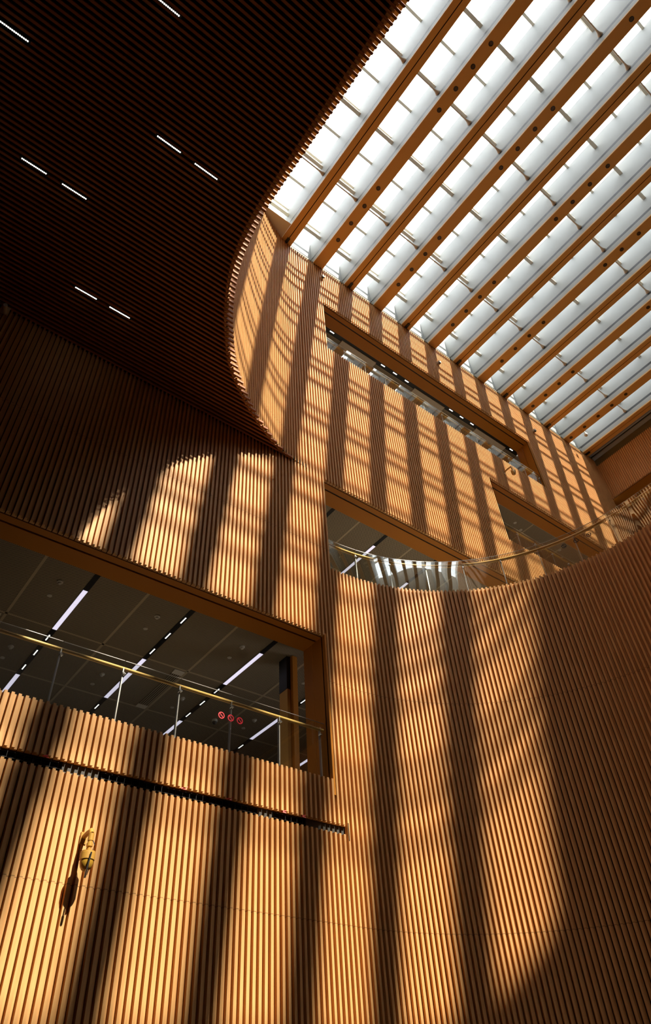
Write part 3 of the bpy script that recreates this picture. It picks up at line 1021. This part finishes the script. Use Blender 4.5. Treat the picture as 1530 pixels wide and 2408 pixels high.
# ------------------------------------------------------------------ cameras on brackets
def ptz(px, py, zc, sc, paint, dome, label):
    """Dome camera hung from a goose-neck wall bracket; px, py, zc = middle of the body."""
    t = thing('security_camera', (px, WALL, z(zc)), label, 'camera')
    top = zc + 0.36 * sc
    br = MB()
    br.box(px - 0.05 * sc, px + 0.05 * sc, WALL - 0.012, WALL + 0.03, z(top - 0.12 * sc), z(top + 0.05 * sc))
    br.tube([(px, WALL, z(top - 0.02 * sc)), (px, WALL - (WALL - py) * 0.5, z(top)), (px, py + 0.03 * sc, z(top - 0.005 * sc)), (px, py, z(top - 0.05 * sc)), (px, py, z(top - 0.10 * sc))], 0.036 * sc, 12)
    br.build('bracket', paint, t, True)
    MB().lathe((px, py, z(top - 0.06 * sc)), (0, 0, -1), [(0, 0.042 * sc), (0.10 * sc, 0.042 * sc), (0.105 * sc, 0.036 * sc), (0.135 * sc, 0.036 * sc), (0.14 * sc, 0.045 * sc), (0.18 * sc, 0.045 * sc), (0.19 * sc, 0.03 * sc), (0.31 * sc, 0.026 * sc)], 16).build('neck', paint, t, True)
    MB().lathe((px, py, z(top - 0.30 * sc)), (0, 0, -1), [(0, 0.05 * sc), (0.010 * sc, 0.085 * sc), (0.016 * sc, 0.104 * sc), (0.034 * sc, 0.104 * sc), (0.038 * sc, 0.108 * sc), (0.13 * sc, 0.108 * sc), (0.135 * sc, 0.10 * sc)], 24).build('housing', paint, t, True)
    MB().lathe((px, py, z(top - 0.435 * sc)), (0, 0, -1), [(0, 0.098 * sc), (0.04 * sc, 0.097 * sc), (0.09 * sc, 0.082 * sc), (0.125 * sc, 0.058 * sc), (0.145 * sc, 0.025 * sc), (0.148 * sc, 0.004 * sc)], 24).build('dome', dome, t, True)
    return t, top


t, top = ptz(3.60, 9.72, 3.33, 0.93, M['yellow'], M['dome'], 'yellow dome camera hanging from a bracket on the lower left wall')
MB().tube([(3.60, 9.60, z(top - 0.33)), (3.585, 9.60, z(top - 0.46)), (3.58, 9.61, z(top - 0.56))], 0.011, 8).build('strap', M['black'], t, True)
lock = MB().cyl((3.58, 9.61, z(top - 0.55)), (3.575, 9.62, z(top - 0.65)), 0.017, 10)
lock.cyl((3.60, 9.615, z(top - 0.56)), (3.59, 9.62, z(top - 0.61)), 0.012, 8)
lock.build('lock', M['chrome'], t, True)
MB().tube([(3.64, 9.72, z(top - 0.14)), (3.665, 9.70, z(top - 0.2)), (3.65, 9.71, z(top - 0.27))], 0.006, 8).build('cable', M['black'], t, True)
ptz(18.33, 9.60, 20.22, 0.90, M['gold'], M['gold'], 'gold dome camera on a bracket below the long upper opening')
for xs, zs, lab in ((9.23, 26.80, 'leftmost, above the corner of the long upper opening'), (15.88, 26.36, 'middle, under the sixth roof beam'), (22.46, 26.14, 'rightmost, beyond the long upper opening')):
    t = thing('wall_sensor', (xs, 9.93, z(zs)), 'cream box sensor on the upper wall, ' + lab, 'sensor', 'box sensors on the upper wall')
    MB().box(xs - 0.07, xs + 0.07, 9.86, 10.0, z(zs - 0.07), z(zs + 0.05)).build('box', M['white_plastic'], t)
    MB().lathe((xs, 9.90, z(zs - 0.07)), (0, 0, -1), [(0, 0.045), (0.03, 0.04), (0.04, 0.02)], 14).build('lens', M['black'], t, True)
t = thing('bullet_camera', (26.05, 9.3, z(27.9)), 'small white camera hanging in the last bay between fin and long wall', 'camera')
MB().lathe((26.5, 9.15, z(28.2)), (0, 0, -1), [(0, 0.03), (0.22, 0.03), (0.24, 0.09), (0.36, 0.10), (0.42, 0.06)], 14).build('body', M['white_plastic'], t, True)
MB().cyl((26.06, 9.15, z(28.6)), (26.5, 9.15, z(28.2)), 0.02, 10).build('arm', M['white_plastic'], t)
t = thing('bullet_camera', (-0.33, 9.9, z(14.05)), 'small camera in the dark corner where ceiling meets the long wall', 'camera')
MB().box(-0.40, -0.26, 9.86, 10.0, z(14.0), z(14.12)).build('mount', M['white_plastic'], t)
MB().cyl((-0.33, 9.95, z(14.0)), (-0.38, 9.70, z(13.92)), 0.045, 14).build('body', M['white_plastic'], t, True)
